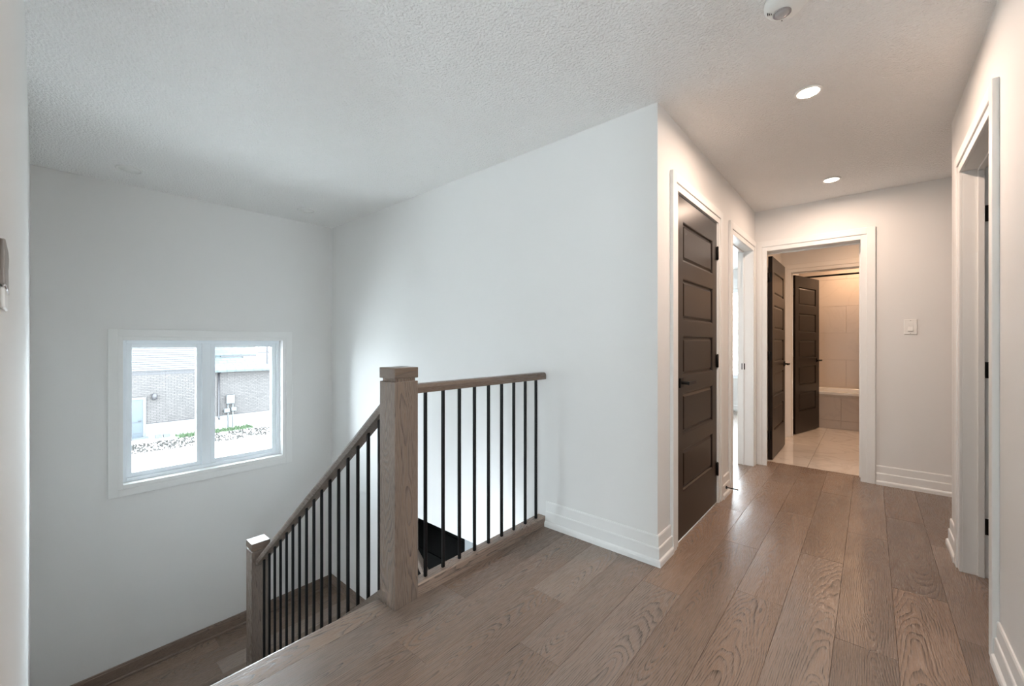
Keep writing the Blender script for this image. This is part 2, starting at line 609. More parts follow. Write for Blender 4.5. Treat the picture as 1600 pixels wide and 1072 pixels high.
# lower storey, dim
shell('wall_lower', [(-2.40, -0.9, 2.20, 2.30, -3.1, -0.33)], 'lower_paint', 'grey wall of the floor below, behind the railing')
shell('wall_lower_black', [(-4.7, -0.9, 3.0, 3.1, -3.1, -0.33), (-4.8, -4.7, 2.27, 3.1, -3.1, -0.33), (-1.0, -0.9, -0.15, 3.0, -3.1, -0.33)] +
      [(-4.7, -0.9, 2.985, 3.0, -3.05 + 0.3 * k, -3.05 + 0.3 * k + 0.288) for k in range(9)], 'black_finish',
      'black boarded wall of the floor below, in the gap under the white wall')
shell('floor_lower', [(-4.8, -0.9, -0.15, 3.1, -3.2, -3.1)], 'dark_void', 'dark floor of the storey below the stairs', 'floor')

# ------------------------------------------------------------------ plank floors
floor = thing('floor', (-0.6, 2.0, 0), 'grey-brown oak plank floor of the upper hall', 'floor', None, 'structure')
sub = MB()
for b in [(-1.65, 4.6, -2.8, YS, -0.33, -0.012), (-4.7, 3.1, YS + 0.01, 4.75, -0.33, -0.012), (-4.7, -0.85, 4.75, 8.0, -0.33, -0.012)]:
    sub.box(*b)
sub.build('subfloor', 'grout', floor)
PW = 0.1855


def plank(x0, x1, y0, y1, z, parent, mat='oak_floor', g=0.0003):
    return bx(x0 + g, x1 - g, y0 + g, y1 - g, z - 0.012, z).build('plank', mat, parent, bevel=0.0009, seg=1)


def row(x0, x1, y0, y1, cuts, z=0.0, parent=None):
    """fill a row with boards between y0 and y1; cuts are the end joints the photo shows"""
    ys = [y0] + sorted(c for c in cuts if y0 < c < y1) + [y1]
    out = [ys[0]]
    for a, b in zip(ys, ys[1:]):
        d = b - a
        n = max(1, round(d / 1.55)) if d > 2.1 else 1
        for k in range(1, n + 1):
            out.append(a + d * (k + (random.uniform(-0.2, 0.2) if k < n else 0)) / n)
    for a, b in zip(out, out[1:]):
        plank(x0, x1, a, b, z, parent or floor)


X0 = 0.263
ROWS = {0: [2.39], 1: [2.687, 3.75], 2: [2.08, 3.30, 0.9], 3: [2.80, 4.05, 1.2], 4: [3.398, 2.175, 0.7], 5: [2.68, 4.1, 1.0], 6: [1.958, 3.2, 0.5],
        7: [1.238, 5.2, 6.9], 8: [1.555, 5.9], 9: [0.93, 6.5], 10: [1.29]}
for k in range(11):
    x1 = X0 + PW - PW * k
    x0 = x1 - PW
    if k <= 6:
        row(x0, x1, -0.6, 4.75, ROWS[k])
    elif k < 10:
        row(x0, x1, -0.15 if x1 > -0.78 else -0.03, YS, [c for c in ROWS[k] if c < YS])
    else:
        row(x0, x1, YN, YS, ROWS[k])
for k in range(7, 14):                      # bedroom boards seen through the second doorway
    x1 = X0 + PW - PW * k
    row(x1 - PW, x1, 3.56, 7.9, ROWS.get(k, [4.6, 6.2]))
MB().box(-2.5, 4.5, -2.7, -0.6, -0.012, 0.0).box(0.4485, 4.5, -0.6, -0.15, -0.012, 0.0).build('bounce_carpet', 'bounce_carpet', floor)  # pale floor added to bounce daylight up to the ceilings
bx(0.4485, 3.0, 1.25, 3.34, -0.012, 0).build('board_field', 'oak_floor', floor)
bx(0.4485, 1.6, 3.46, YF, -0.012, 0).build('board_field', 'oak_floor', floor)
bx(-2.5, -0.849, -0.6, -0.15, -0.012, 0).build('board_field', 'oak_floor', floor)
# rounded nosing board along the stair head
XN = -1.712
nz = [(-1.592, 0), (-1.592, -0.030)] + [(XN + 0.015 - 0.015 * math.sin(a), -0.015 - 0.015 * math.cos(a)) for a in [i * PI / 8 for i in range(9)]]
MB().prism(nz, lambda p, q, t: (p, t, q), YN, 1.023).build('nosing', 'oak_floor', floor)
bx(-1.648, -1.593, 1.023, YS, -0.012, 0).build('plank', 'oak_floor', floor)
bx(-1.668, -1.65, YN, YS, -0.33, -0.012).build('fascia', 'trim_paint', floor)

# landing half a storey down
LZ = -1.504
land = thing('landing_floor', (-3.9, 1.0, LZ), 'oak plank landing below the window, half a storey down', 'floor', None, 'structure')
sl = MB()
sl.box(XW, -3.40, YN, YS, LZ - 0.25, LZ - 0.012)
sl.box(-3.40, -2.96, 1.15, YS, LZ - 0.25, LZ - 0.012)
sl.build('subfloor', 'grout', land)
x = XW
k = 0
while x < -3.0:
    x1 = min(x + PW, -2.96)
    y0 = YN if x1 <= -3.36 else 1.15
    if x < -3.40 < x1:
        x1 = -3.40
    ys = [y0] + ([random.uniform(0.6, 1.5)] if y0 < 0.5 else []) + [YS]
    for a, b in zip(ys, ys[1:]):
        plank(x, x1, a, b, LZ, land)
    x = x1
    k += 1
# oak skirting of the landing
OB = [(0, 0), (0.022, 0), (0.022, 0.014), (0.013, 0.022), (0.013, 0.098), (0.009, 0.104), (0.009, 0.112), (0.005, 0.117), (0, 0.117)]
m = MB()
m.prism(OB, lambda p, q, t: FR['W'](t, p, LZ + q), YN, YS)
tag(m.build('baseboard_landing', 'oak_floor'), 'brown oak baseboard under the window on the landing', 'baseboard', None, 'structure')
m = MB()
m.prism(OB, lambda p, q, t: FR['S'](t, p, LZ + q), XW + 0.022, -3.10)
tag(m.build('baseboard_landing_back', 'oak_floor_x'), 'brown oak baseboard on the landing under the tall white wall', 'baseboard', None, 'structure')

# white baseboards
baseboard('baseboard_back', 'S', [(-1.570, XL, 0, 1)], 'stepped white baseboard between the railing and the corridor corner')
baseboard('baseboard_left', 'L', [(YS, 2.325, 1, 0), (3.362, 3.583, 0, 0)], 'short stepped white baseboards beside the closed dark door')
baseboard('baseboard_far', 'F', [(0.036, 1.6, 0, 0)], 'stepped white baseboard on the far wall under the switch')
baseboard('baseboard_right', 'R', [(-0.15, 2.294, 0, 0), (3.196, 3.46, 0, 1)], 'stepped white baseboard along the right wall')
baseboard('baseboard_return', 'E', [(XR, 1.6, 1, 0)], 'white baseboard round the corner behind the right doorway')
baseboard('baseboard_bedroom', 'B', [(-4.5, -0.97, 0, 0)], 'white baseboard in the bright bedroom')

# ------------------------------------------------------------------ doors
PZ = [(1.659, 1.897), (1.306, 1.557), (0.971, 1.214), (0.620, 0.874), (0.280, 0.531)]


def door_leaf(parent, S, w, name='door_leaf', handle_at='far', zt=2.035, both=True, lever=-1):
    """five-panel leaf: local x from the hinge across, local -y is the seen face, z up"""
    th = 0.036
    z0 = 0.012
    st = 0.103
    m = MB()
    m.box(0, st, 0, th, z0, zt)
    m.box(w - st, w, 0, th, z0, zt)
    edges = [z0] + [z for p in reversed(PZ) for z in p] + [zt]
    for a, b in zip(edges[0::2], edges[1::2]):
        m.box(st, w - st, 0, th, a, b)
    leaf = m.build(name, 'espresso', parent, S)
    rings = [(0, 0.0), (0.006, 0.002), (0.011, 0.012), (0.017, 0.012), (0.030, 0.004)]
    for a, b in PZ:
        pm = MB()
        for side in (0, 1):
            vs, fs = [], []
            for ins, d in rings:
                y = d if side == 0 else th - d
                vs += [(st + ins, y, a + ins), (w - st - ins, y, a + ins), (w - st - ins, y, b - ins), (st + ins, y, b - ins)]
            for j in range(len(rings) - 1):
                for q in range(4):
                    q2 = (q + 1) % 4
                    f = (j * 4 + q, j * 4 + q2, j * 4 + 4 + q2, j * 4 + 4 + q)
                    fs.append(f if side == 0 else f[::-1])
            e = (len(rings) - 1) * 4
            f = (e, e + 1, e + 2, e + 3)
            fs.append(f if side == 0 else f[::-1])
            pm.add(vs, fs)
        pm.build('door_panel', 'espresso', leaf, S)
    # lever handle on a square rose, both faces
    hz = 0.935
    hx = w - 0.062 if handle_at == 'far' else 0.062
    hm = MB()
    sg = lever
    for yy, d in ((0.0, -1), (th, 1)):
        hm.box(hx - 0.028, hx + 0.028, yy, yy + d * 0.009, hz - 0.028, hz + 0.028)
        hm.tube([(hx, yy, hz), (hx, yy + d * 0.050, hz)], 0.0095, 10)
        hm.box(hx - sg * 0.012, hx + sg * 0.115, yy + d * 0.043, yy + d * 0.054, hz - 0.010, hz + 0.010)
    hm.box(w - 0.001 if handle_at == 'far' else -0.001, w + 0.0012 if handle_at == 'far' else 0.0012, 0.006, 0.030, hz - 0.055, hz + 0.055)
    hm.build('handle', 'black_metal', leaf, S, bevel=0.0015, seg=1)
    return leaf


def hinge(parent, S, z, face=-1):
    """butt hinge: knuckle on the local z axis with two leaves"""
    m = MB()
    m.tube([(0, face * 0.007, z - 0.045), (0, face * 0.007, z + 0.045)], 0.0075, 10)
    m.tube([(0, face * 0.007, z - 0.049), (0, face * 0.007, z - 0.045)], 0.005, 8)
    m.tube([(0, face * 0.007, z + 0.045), (0, face * 0.007, z + 0.049)], 0.005, 8)
    m.box(-0.022, 0.022, face * 0.0, face * 0.003, z - 0.045, z + 0.045)
    return m.build('hinge', 'black_metal', parent, S)


# closed closet door in the left corridor wall (hinged on its far side)
d1 = thing('door_1', (XL, 2.84, 0), 'closed dark brown five-panel door in the left corridor wall', 'door', None, 'structure')
casing('L', 2.420, 3.266, 2.045, d1)
jamb('L', 2.430, 3.256, 2.045, 0.10, d1, (0.040, 0.052))
# local x -> world -Y, local -y -> +X
S1 = T((XL - 0.002, 3.252, 0)) @ R(-PI / 2, 4, 'Z') @ R(0, 4, 'Z')
# check: R(-90) maps x->(0,-1), y->(1,0); the seen face (-y) must look to +X, so mirror by using the other side
S1 = T((XL - 0.036, 3.252, 0)) @ R(-PI / 2, 4, 'Z')
leaf1 = door_leaf(d1, S1, 0.818, lever=-1)
for z in (1.825, 1.040, 0.252):
    hinge(d1, T((XL - 0.001, 3.255, 0)) @ R(-PI / 2, 4, 'Z'), z, face=1)

# far doorway into the bathroom, leaf swung in against the left side
d2 = thing('door_2', (-0.40, YF, 0), 'open doorway at the corridor end with its dark door swung inwards', 'door', None, 'structure')
casing('F', -0.745, -0.063, 2.045, d2)
jamb('F', -0.776, -0.063, 2.045, 0.175, d2, (0.125, 0.137))
S2 = T((-0.736, 4.80, 0)) @ R(PI / 2, 4, 'Z')          # x -> +Y, y -> -X ; seen face -y looks to +X
door_leaf(d2, S2, 0.800)
for z in (1.825, 1.040, 0.252):
    m = MB()
    m.tube([(-0.766, 4.787, z - 0.045), (-0.766, 4.787, z + 0.045)], 0.0085, 10)
    m.box(-0.766, -0.740, 4.7965, 4.7995, z - 0.045, z + 0.045)
    m.box(-0.7765, -0.773, 4.752, 4.785, z - 0.045, z + 0.045)
    m.build('hinge', 'black_metal', d2)

# second bathroom doorway
d3 = thing('door_3', (-0.35, YP, 0), 'second dark five-panel door standing half open inside the bathroom', 'door', None, 'structure')
casing('P', -0.745, 0.050, 2.045, d3)
jamb('P', -0.745, 0.050, 2.045, 0.12, d3, (0.070, 0.082))
ang = math.atan2(7.068 - 6.35, -0.547 + 0.735)
S3 = T((-0.722, 6.335, 0)) @ R(ang, 4, 'Z')
door_leaf(d3, S3, 0.745)
for z in (1.825, 1.040, 0.252):
    m = MB()
    m.tube([(-0.742, 6.318, z - 0.045), (-0.742, 6.318, z + 0.045)], 0.0085, 10)
    m.box(-0.748, -0.738, 6.275, 6.318, z - 0.045, z + 0.045)
    m.build('hinge', 'black_metal', d3)

# second doorway of the left wall: no leaf in sight, strike plate on the far jamb
d4 = thing('door_4', (XL, 4.07, 0), 'open white doorway in the left wall, just before the corridor corner', 'door', None, 'structure')
casing('L', 3.680, 4.455, 2.045, d4)
jamb('L', 3.680, 4.455, 2.045, 0.125, d4, (0.070, 0.082))
m = MB()
m.box(-0.938, -0.908, 4.4515, 4.4555, 0.915, 0.975)
m.build('strike_plate', 'black_metal', d4, bevel=0.001, seg=1)

# right doorway with black hinges
d5 = thing('door_5', (XR, 2.74, 0), 'white doorway with three black hinges at the right edge', 'door', None, 'structure')
casing('R', 2.390, 3.100, 2.045, d5)
jamb('R', 2.390, 3.100, 2.045, 0.12, d5, (0.052, 0.075))
for z in (1.815, 1.035, 0.255):
    m = MB()
    m.box(0.4305, 0.474, 3.0955, 3.1005, z - 0.040, z + 0.040)
    m.tube([(0.481, 3.094, z - 0.040), (0.481, 3.094, z + 0.040)], 0.0075, 10)
    m.build('hinge', 'black_metal', d5)
# its leaf, swung back flat into the room
S5 = T((0.484, 3.108, 0)) @ R(math.radians(-8), 4, 'Z')
door_leaf(d5, S5, 0.70)

# ------------------------------------------------------------------ stair window
w1 = thing('window_1', (XW, 1.044, 0.6), 'white two-pane window in the stairwell wall', 'window', None, 'structure')
WY0, WY1, WZ0, WZ1 = 0.452, 1.636, 0.035, 1.193
m = MB()
for (i, o_, t) in ((0.0, 0.030, 0.012), (0.030, 0.088, 0.018)):
    won(m, 'W', WY0 - o_, WY0 - i, 0, t, WZ0 - o_, WZ1 + o_)
    won(m, 'W', WY1 + i, WY1 + o_, 0, t, WZ0 - o_, WZ1 + o_)
    won(m, 'W', WY0 - i, WY1 + i, 0, t, WZ1 + i, WZ1 + o_)
    won(m, 'W', WY0 - i, WY1 + i, 0, t, WZ0 - o_, WZ0 - i)
m.build('casing', 'trim_paint', w1, bevel=0.0015, seg=1)
m = MB()
for b in [(-4.70, XW, WY0 - 0.018, WY0, WZ0 - 0.018, WZ1 + 0.018), (-4.70, XW, WY1, WY1 + 0.018, WZ0 - 0.018, WZ1 + 0.018),
          (-4.70, XW, WY0, WY1, WZ1, WZ1 + 0.018), (-4.70, XW, WY0, WY1, WZ0 - 0.018, WZ0)]:
    m.box(*b)
m.build('jamb_lining', 'trim_paint', w1)
m = MB()   # vinyl frame with mullion
fx0, fx1 = -4.68, -4.585
FW = 0.028
for b in [(fx0, fx1, WY0, WY0 + FW, WZ0, WZ1), (fx0, fx1, WY1 - FW, WY1, WZ0, WZ1), (fx0, fx1, WY0 + FW, WY1 - FW, WZ1 - FW, WZ1),
          (fx0, fx1, WY0 + FW, WY1 - FW, WZ0, WZ0 + FW), (fx0, fx1, 0.985, 1.053, WZ0 + FW, WZ1 - FW)]:
    m.box(*b)
m.build('window_frame', 'vinyl_white', w1, bevel=0.002, seg=1)
for a, b, nm in ((WY0 + FW, 0.985, 'left'), (1.053, WY1 - FW, 'right')):
    m = MB()
    s = 0.036
    for q in [(-4.665, -4.603, a, a + s, WZ0 + FW, WZ1 - FW), (-4.665, -4.603, b - s, b, WZ0 + FW, WZ1 - FW),
              (-4.665, -4.603, a + s, b - s, WZ1 - FW - s, WZ1 - FW), (-4.665, -4.603, a + s, b - s, WZ0 + FW, WZ0 + FW + s)]:
        m.box(*q)
    sash = m.build('sash', 'vinyl_white', w1, bevel=0.002, seg=1)
    bx(-4.637, -4.631, a + s, b - s, WZ0 + FW + s, WZ1 - FW - s).build('pane', 'window_glass', sash)
# bedroom window
w2 = thing('window_2', (-1.95, 7.9, 0.56), 'bright bedroom window beyond the second doorway', 'window', None, 'structure')
m = MB()
for b in [(-2.75, -2.69, 7.93, 8.01, 0.56, 2.1), (-1.21, -1.15, 7.93, 8.01, 0.56, 2.1), (-2.69, -1.21, 7.93, 8.01, 2.04, 2.1),
          (-2.69, -1.21, 7.93, 8.01, 0.56, 0.62), (-1.98, -1.92, 7.93, 8.01, 0.62, 2.04)]:
    m.box(*b)
m.build('window_frame', 'vinyl_white', w2)
for a, b in ((-2.69, -1.98), (-1.92, -1.21)):
    bx(a, b, 7.967, 7.973, 0.62, 2.04).build('pane', 'window_glass', w2)
w3 = thing('fill_window_back', (1.75, -2.7, 0.1), 'unseen window added behind the camera to light the stairwell', 'window', None, 'structure')  # added out of view as a source of fill daylight
m = MB()
for b in [(1.4, 1.46, -2.78, -2.72, 0.1, 2.3), (2.04, 2.1, -2.78, -2.72, 0.1, 2.3), (1.46, 2.04, -2.78, -2.72, 2.24, 2.3), (1.46, 2.04, -2.78, -2.72, 0.1, 0.16)]:
    m.box(*b)
m.build('window_frame', 'vinyl_white', w3)
bx(1.46, 2.04, -2.753, -2.747, 0.16, 2.24).build('pane', 'window_glass', w3)
w4 = thing('fill_window_side', (4.5, -1.45, 0.1), 'unseen side window added behind the camera for fill light', 'window', None, 'structure')  # second added source of fill daylight, never in view
m = MB()
for b in [(4.52, 4.58, -2.45, -2.39, 0.1, 2.3), (4.52, 4.58, -0.51, -0.45, 0.1, 2.3), (4.52, 4.58, -2.39, -0.51, 2.24, 2.3), (4.52, 4.58, -2.39, -0.51, 0.1, 0.16)]:
    m.box(*b)
m.build('window_frame', 'vinyl_white', w4)
bx(4.547, 4.553, -2.39, -0.51, 0.16, 2.24).build('pane', 'window_glass', w4)

# ------------------------------------------------------------------ newel posts and railings
def newel(x0, y0, z0, ztop, label):
    w = 0.122
    t = thing('newel_post', (x0 + w / 2, y0 + w / 2, z0), label, 'post', 'oak newel posts')
    bx(x0, x0 + w, y0, y0 + w, z0, ztop - 0.062).build('post', 'oak_post', t, bevel=0.0025)
    bx(x0 + 0.010, x0 + w - 0.010, y0 + 0.010, y0 + w - 0.010, ztop - 0.062, ztop - 0.048).build('neck', 'oak_post', t)
    bx(x0 - 0.001, x0 + w + 0.001, y0 - 0.001, y0 + w + 0.001, ztop - 0.048, ztop).build('cap', 'oak_rail_y', t, bevel=0.0025)
    return t


newel(-1.687, 1.024, 0.0, 1.060, 'tall square oak newel post at the stair head, front of the hall')
newel(-3.532, 1.030, LZ, -0.303, 'lower oak newel post standing on the landing')

RAIL = [(-0.030, 0.0), (0.030, 0.0), (0.031, 0.026), (0.026, 0.039), (0.016, 0.043), (-0.016, 0.043), (-0.026, 0.039), (-0.031, 0.026)]
GX = -1.603
g = thing('guard_railing', (GX, 1.65, 0), 'level oak railing with nine black balusters in front of the tall white wall', 'railing')
MB().prism(RAIL, lambda p, q, t: (GX + p, t, 0.938 + q), 1.146, YS).build('handrail', 'oak_rail_y', g, bevel=0.001, seg=1)
MB().prism([(-1.640, 0), (-1.572, 0), (-1.572, 0.052), (-1.578, 0.058), (-1.634, 0.058), (-1.640, 0.052)], lambda p, q, t: (p, t, q), 1.1465, YS).build('base_rail', 'oak_floor', g)
for k in range(9):
    y = 1.216 + 0.1077 * k
    bx(GX - 0.007, GX + 0.007, y - 0.007, y + 0.007, 0.056, 0.942).build('baluster', 'black_metal', g, bevel=0.001, seg=1)

SL = 0.782
SY = 1.085
XA, XB = -1.687, -3.4085
ztop = lambda x: 0.932 - SL * (XA - x)
zstr = lambda x: 0.050 - SL * (XA - x)
st = thing('stair_railing', (-2.5, SY, -0.7), 'sloping oak railing with black balusters running down to the landing', 'railing')


def sweep(prof, za, zb, y, xa, xb):
    m = MB()
    n = len(prof)
    vs = [(xa, y + p, za + q) for p, q in prof] + [(xb, y + p, zb + q) for p, q in prof]
    fs = [(i, (i + 1) % n, n + (i + 1) % n, n + i) for i in range(n)] + [tuple(reversed(range(n))), tuple(range(n, 2 * n))]
    m.add(vs, fs)
    return m


RS = [(p, q * 1.25 - 0.054) for p, q in RAIL]
sweep(RS, ztop(XA), ztop(XB), SY, XA, XB).build('handrail', 'oak_rail_x', st, bevel=0.001, seg=1)
sweep([(-0.050, -0.30), (0.050, -0.30), (0.050, 0), (-0.050, 0)], zstr(XA), zstr(XB), SY, XA, XB).build('stringer', 'oak_rail_x', st, bevel=0.002, seg=1)
for k in range(16):
    x = -1.789 - 0.1027 * k
    bx(x - 0.007, x + 0.007, SY - 0.007, SY + 0.007, zstr(x) - 0.01, ztop(x) - 0.045).build('baluster', 'black_metal', st, bevel=0.001, seg=1)

# flights
fl = thing('staircase', (-2.5, 0.5, LZ), 'upper oak stair flight below the hall edge, going down to the landing', 'stairs')
RISE, RUN = 1.504 / 8, 0.24
for k in range(8):
    xr = -1.670 - RUN * k
    bx(xr - 0.016, xr, YN + 0.001, 1.034, -RISE * (k + 1), -RISE * k - 0.030 if k else -0.031).build('riser', 'trim_paint', fl)
    if k < 7:
        bx(xr - RUN - 0.03, xr - 0.016, YN + 0.001, 1.034, -RISE * (k + 1) - 0.028, -RISE * (k + 1)).build('tread', 'oak_floor', fl, bevel=0.004)
f2 = thing('staircase', (-2.1, 1.6, -3.0), 'lower stair flight in the dark gap behind the level railing', 'stairs')
for k in range(8):
    xr = -2.958 + RUN * k
    z = LZ - RISE * k
    bx(xr, xr + 0.016, 1.16, 2.015, z - RISE, z - 0.03).build('riser', 'trim_paint', f2)
    if k < 7:
        bx(xr + 0.016, xr + RUN + 0.03, 1.16, 2.015, z - RISE - 0.028, z - RISE).build('tread', 'oak_floor', f2, bevel=0.004)
# guard of the lower flight: only a bit of handrail and balusters shows behind the tall newel
lr = thing('lower_railing', (-2.2, 2.08, -1.6), 'short stretch of oak handrail just right of the tall newel post, in the gap below', 'railing')
zl = lambda x: -0.545 - 0.815 * (x + 2.87)
sweep(RS, zl(-2.99), zl(-1.4), 2.07, -2.99, -1.4).build('handrail', 'oak_rail_x', lr)
bx(-3.08, -2.99, 2.025, 2.115, LZ, -0.40).build('post', 'oak_post', lr)
for k in range(13):
    x = -2.84 + 0.105 * k
    bx(x - 0.007, x + 0.007, 2.063, 2.077, zl(x) - 0.98, zl(x) - 0.045).build('baluster', 'black_metal', lr)
sweep([(-0.025, -0.22), (0.025, -0.22), (0.025, 0), (-0.025, 0)], zl(-2.93) - 0.90, zl(-1.4) - 0.90, 2.07, -2.93, -1.4).build('stringer', 'oak_rail_x', lr)

# ------------------------------------------------------------------ ceiling fixtures, switches, door stop
def downlight(x, y, label, lit=True, r=0.059):
    t = thing('downlight', (x, y, H), label, 'light', 'recessed ceiling lights')
    MB().lathe([(r, -0.0005), (r, -0.005), (r - 0.005, -0.008), (r - 0.012, -0.008), (r - 0.017, -0.0046), (r - 0.017, -0.0005)], (x, y, H), seg=32).build('trim_ring', 'plastic_white', t)
    MB().lathe([(r - 0.0172, -0.0008), (r - 0.0172, -0.004), (0.001, -0.0045)], (x, y, H), seg=32).build('lens', 'lamp_lens' if lit else 'plastic_white', t)
    return t


downlight(*CAN[0], 'glowing recessed ceiling light nearer the camera, top right')
downlight(*CAN[1], 'glowing recessed ceiling light nearer the far wall')
downlight(-4.09, 0.445, 'unlit recessed ceiling light at the left, above the window', False, 0.078)
downlight(-4.07, 1.69, 'unlit recessed ceiling light near the stairwell corner', False, 0.078)

cx, cy = -0.235, 1.815
sd = thing('smoke_detector', (cx, cy, H), 'round white smoke detector on the ceiling at the top edge', 'detector')
MB().lathe([(0.070, 0), (0.071, -0.010), (0.068, -0.026), (0.060, -0.036), (0.050, -0.040), (0.001, -0.041)], (cx, cy, H), seg=40).build('body', 'plastic_white', sd)
m = MB()
m.lathe([(0.030, -0.038), (0.030, -0.043), (0.027, -0.044), (0.026, -0.042), (0.023, -0.0415), (0.022, -0.046), (0.012, -0.049), (0.001, -0.0495)], (cx - 0.014, cy + 0.006, H), seg=32)
m.build('test_button', 'plastic_grey', sd)
m = MB()
for k in range(3):
    xx = cx - 0.056 + 0.0055 * k
    m.box(xx - 0.001, xx + 0.0012, cy - 0.022 + 0.002 * k, cy - 0.011 + 0.002 * k, H - 0.0405, H - 0.030)
m.build('vent_slots', 'black_metal', sd, kind='stuff')
MB().lathe([(0.0015, -0.036), (0.0015, -0.0415)], (cx - 0.02, cy + 0.05, H), seg=10).build('indicator', 'black_metal', sd)

sw = thing('light_switch', (0.241, YF, 1.298), 'white rocker light switch on the far wall', 'switch')
won(MB(), 'F', 0.204, 0.279, 0, 0.006, 1.239, 1.358).build('plate', 'plastic_white', sw, bevel=0.002)
m = MB()
won(m, 'F', 0.2255, 0.2575, 0.006, 0.0075, 1.264, 1.333)
m.build('rocker_frame', 'plastic_white', sw, bevel=0.0005, seg=1)
m = MB()
m.prism([(0.0075, 1.268), (0.0135, 1.268), (0.0085, 1.300), (0.009, 1.329), (0.0075, 1.329)], lambda p, q, t: FR['F'](t, p, q), 0.2275, 0.2555)
m.build('rocker', 'plastic_white', sw)
for z in (1.248, 1.349):
    MB().lathe([(0.0028, 0.0), (0.0028, -0.0015)], FR['F'](0.2415, 0.0055, z), 'Y', 12).build('screw', 'plastic_grey', sw)

ds = thing('door_stop', (XL + 0.014, 3.452, 0.075), 'black door stop on the baseboard right of the closed dark door', 'door stop')
MB().lathe([(0.012, 0.0), (0.012, 0.006), (0.006, 0.010), (0.0045, 0.012), (0.0045, 0.070)], (XL + 0.014, 3.452, 0.068), 'X', 16).build('rod', 'black_metal', ds)
MB().lathe([(0.007, 0.069), (0.0075, 0.080), (0.006, 0.084)], (XL + 0.014, 3.452, 0.068), 'X', 16).build('tip', 'rubber', ds)

# small fitting on the near wall, cut by the left edge of the frame
wf = thing('wall_fitting', (-0.87, YN, 1.26), 'small grey-brown wall fitting with white base cut by the left edge', 'fitting')
m = MB()
m.prism([(-0.80, 1.298), (-0.885, 1.294), (-0.905, 1.286), (-0.893, 1.272), (-0.884, 1.268), (-0.889, 1.258), (-0.903, 1.242), (-0.80, 1.242)],
        lambda p, q, t: FR['N'](p, t, q), 0, 0.005)
m.build('cover', 'taupe', wf, bevel=0.001, seg=1)
m = MB()
won(m, 'N', -0.893, -0.80, 0, 0.0045, 1.213, 1.239)
m.build('base', 'plastic_white', wf, bevel=0.0015, seg=1)
m = MB()
m.tube([FR['N'](-0.896, 0.004, 1.237), FR['N'](-0.80, 0.004, 1.2405)], 0.0015, 8)
m.build('clip', 'chrome', wf)

# ------------------------------------------------------------------ bathroom
bf = thing('bathroom_floor', (-0.3, 5.9, 0), 'polished cream marble tile floor of the bathroom', 'floor', None, 'structure')
bx(-0.85, 1.4, 4.75, 7.9, -0.33, -0.008).build('mortar_bed', 'grout', bf)
for i, xx in enumerate([-0.85, -0.449, 0.151, 0.751, 1.4][:-1]):
    x1 = [-0.449, 0.151, 0.751, 1.4][i]
    off = 0.35 if i % 2 else 0.0
    ys = [4.75] + [y for y in (5.80 + off, 7.0 + off) if y < 7.85] + [7.9]
    for a, b in zip(ys, ys[1:]):
        bx(xx + 0.001, x1 - 0.001, a + 0.001, b - 0.001, -0.008, 0).build('tile', 'marble_floor', bf, bevel=0.0008, seg=1)
wt = thing('wall_tub', (-0.1, 7.87, 0), 'beige large-tile wall above the bathtub', 'wall', None, 'structure')
bx(-0.85, 1.4, 7.865, 7.99, 0, H).build('backing', 'grout', wt)
for r in range(6):
    z0 = 0.12 + 0.4 * r
    z1 = min(z0 + 0.4, H)
    xs = [-0.85] + [x for x in ([-0.27, 0.53] if r % 2 else [-0.66, 0.14, 0.94]) if x < 1.4] + [1.4]
    for a, b in zip(xs, xs[1:]):
        bx(a + 0.001, b - 0.001, 7.853, 7.865, z0 + 0.001, z1 - 0.001).build('tile', 'marble_wall', wt, bevel=0.001, seg=1)
# bathtub in a tiled surround
tb = thing('bathtub', (0.0, 7.5, 0), 'white bathtub with a tiled beige front in the far bathroom', 'bathtub')
m = MB()
TX0, TX1, TY0, TY1 = -0.849, 0.80, 7.14, 7.852
ix0, ix1, iy0, iy1 = TX0 + 0.09, TX1 - 0.09, TY0 + 0.075, TY1 - 0.06
zr = 0.500
ring_o = [(TX0, TY0), (TX1, TY0), (TX1, TY1), (TX0, TY1)]
ring_i = [(ix0, iy0), (ix1, iy0), (ix1, iy1), (ix0, iy1)]
vs = [(p[0], p[1], zr - 0.038) for p in ring_o] + [(p[0], p[1], zr) for p in ring_o] + [(p[0], p[1], zr) for p in ring_i]
vs += [(p[0] + (0.06 if p[0] < 0 else -0.06), p[1] + (0.05 if p[1] < 7.5 else -0.05), 0.12) for p in ring_i]
fs = []
for lv in range(3):
    for q in range(4):
        q2 = (q + 1) % 4
        fs.append((lv * 4 + q, lv * 4 + q2, lv * 4 + 4 + q2, lv * 4 + 4 + q))
fs.append((12, 13, 14, 15))
m.add(vs, fs)
m.build('tub_shell', 'acrylic', tb, bevel=0.008, seg=3)
bx(TX0, TX1, TY0 + 0.018, TY0 + 0.06, 0.0, zr - 0.038).build('apron_backing', 'grout', tb)
for z0, z1 in ((0, 0.112), (0.114, 0.434), (0.436, 0.461)):
    for a, b in ((TX0, -0.30), (-0.30, 0.30), (0.30, TX1)):
        bx(a + 0.001, b - 0.001, TY0 + 0.006, TY0 + 0.018, z0 + 0.0005, z1).build('tile', 'marble_apron', tb, bevel=0.001, seg=1)
cr = thing('curtain_rod', (-0.1, 7.16, 2.10), 'thin black shower curtain rod above the bathtub', 'rod')
MB().tube([(-0.848, 7.16, 2.10), (1.398, 7.16, 2.10)], 0.0125, 12).build('rod', 'black_metal', cr)
m = MB()
m.lathe([(0.03, 0.0), (0.03, 0.008), (0.015, 0.02)], (-0.849, 7.16, 2.10), 'X', 16)
m.build('flange', 'black_metal', cr)
for (x, y, lb) in ((0.15, 5.45, 'unseen recessed light added to brighten the bathroom entry'), (-0.14, 7.42, 'lit recessed light above the bathtub')):
    downlight(x, y, lb)

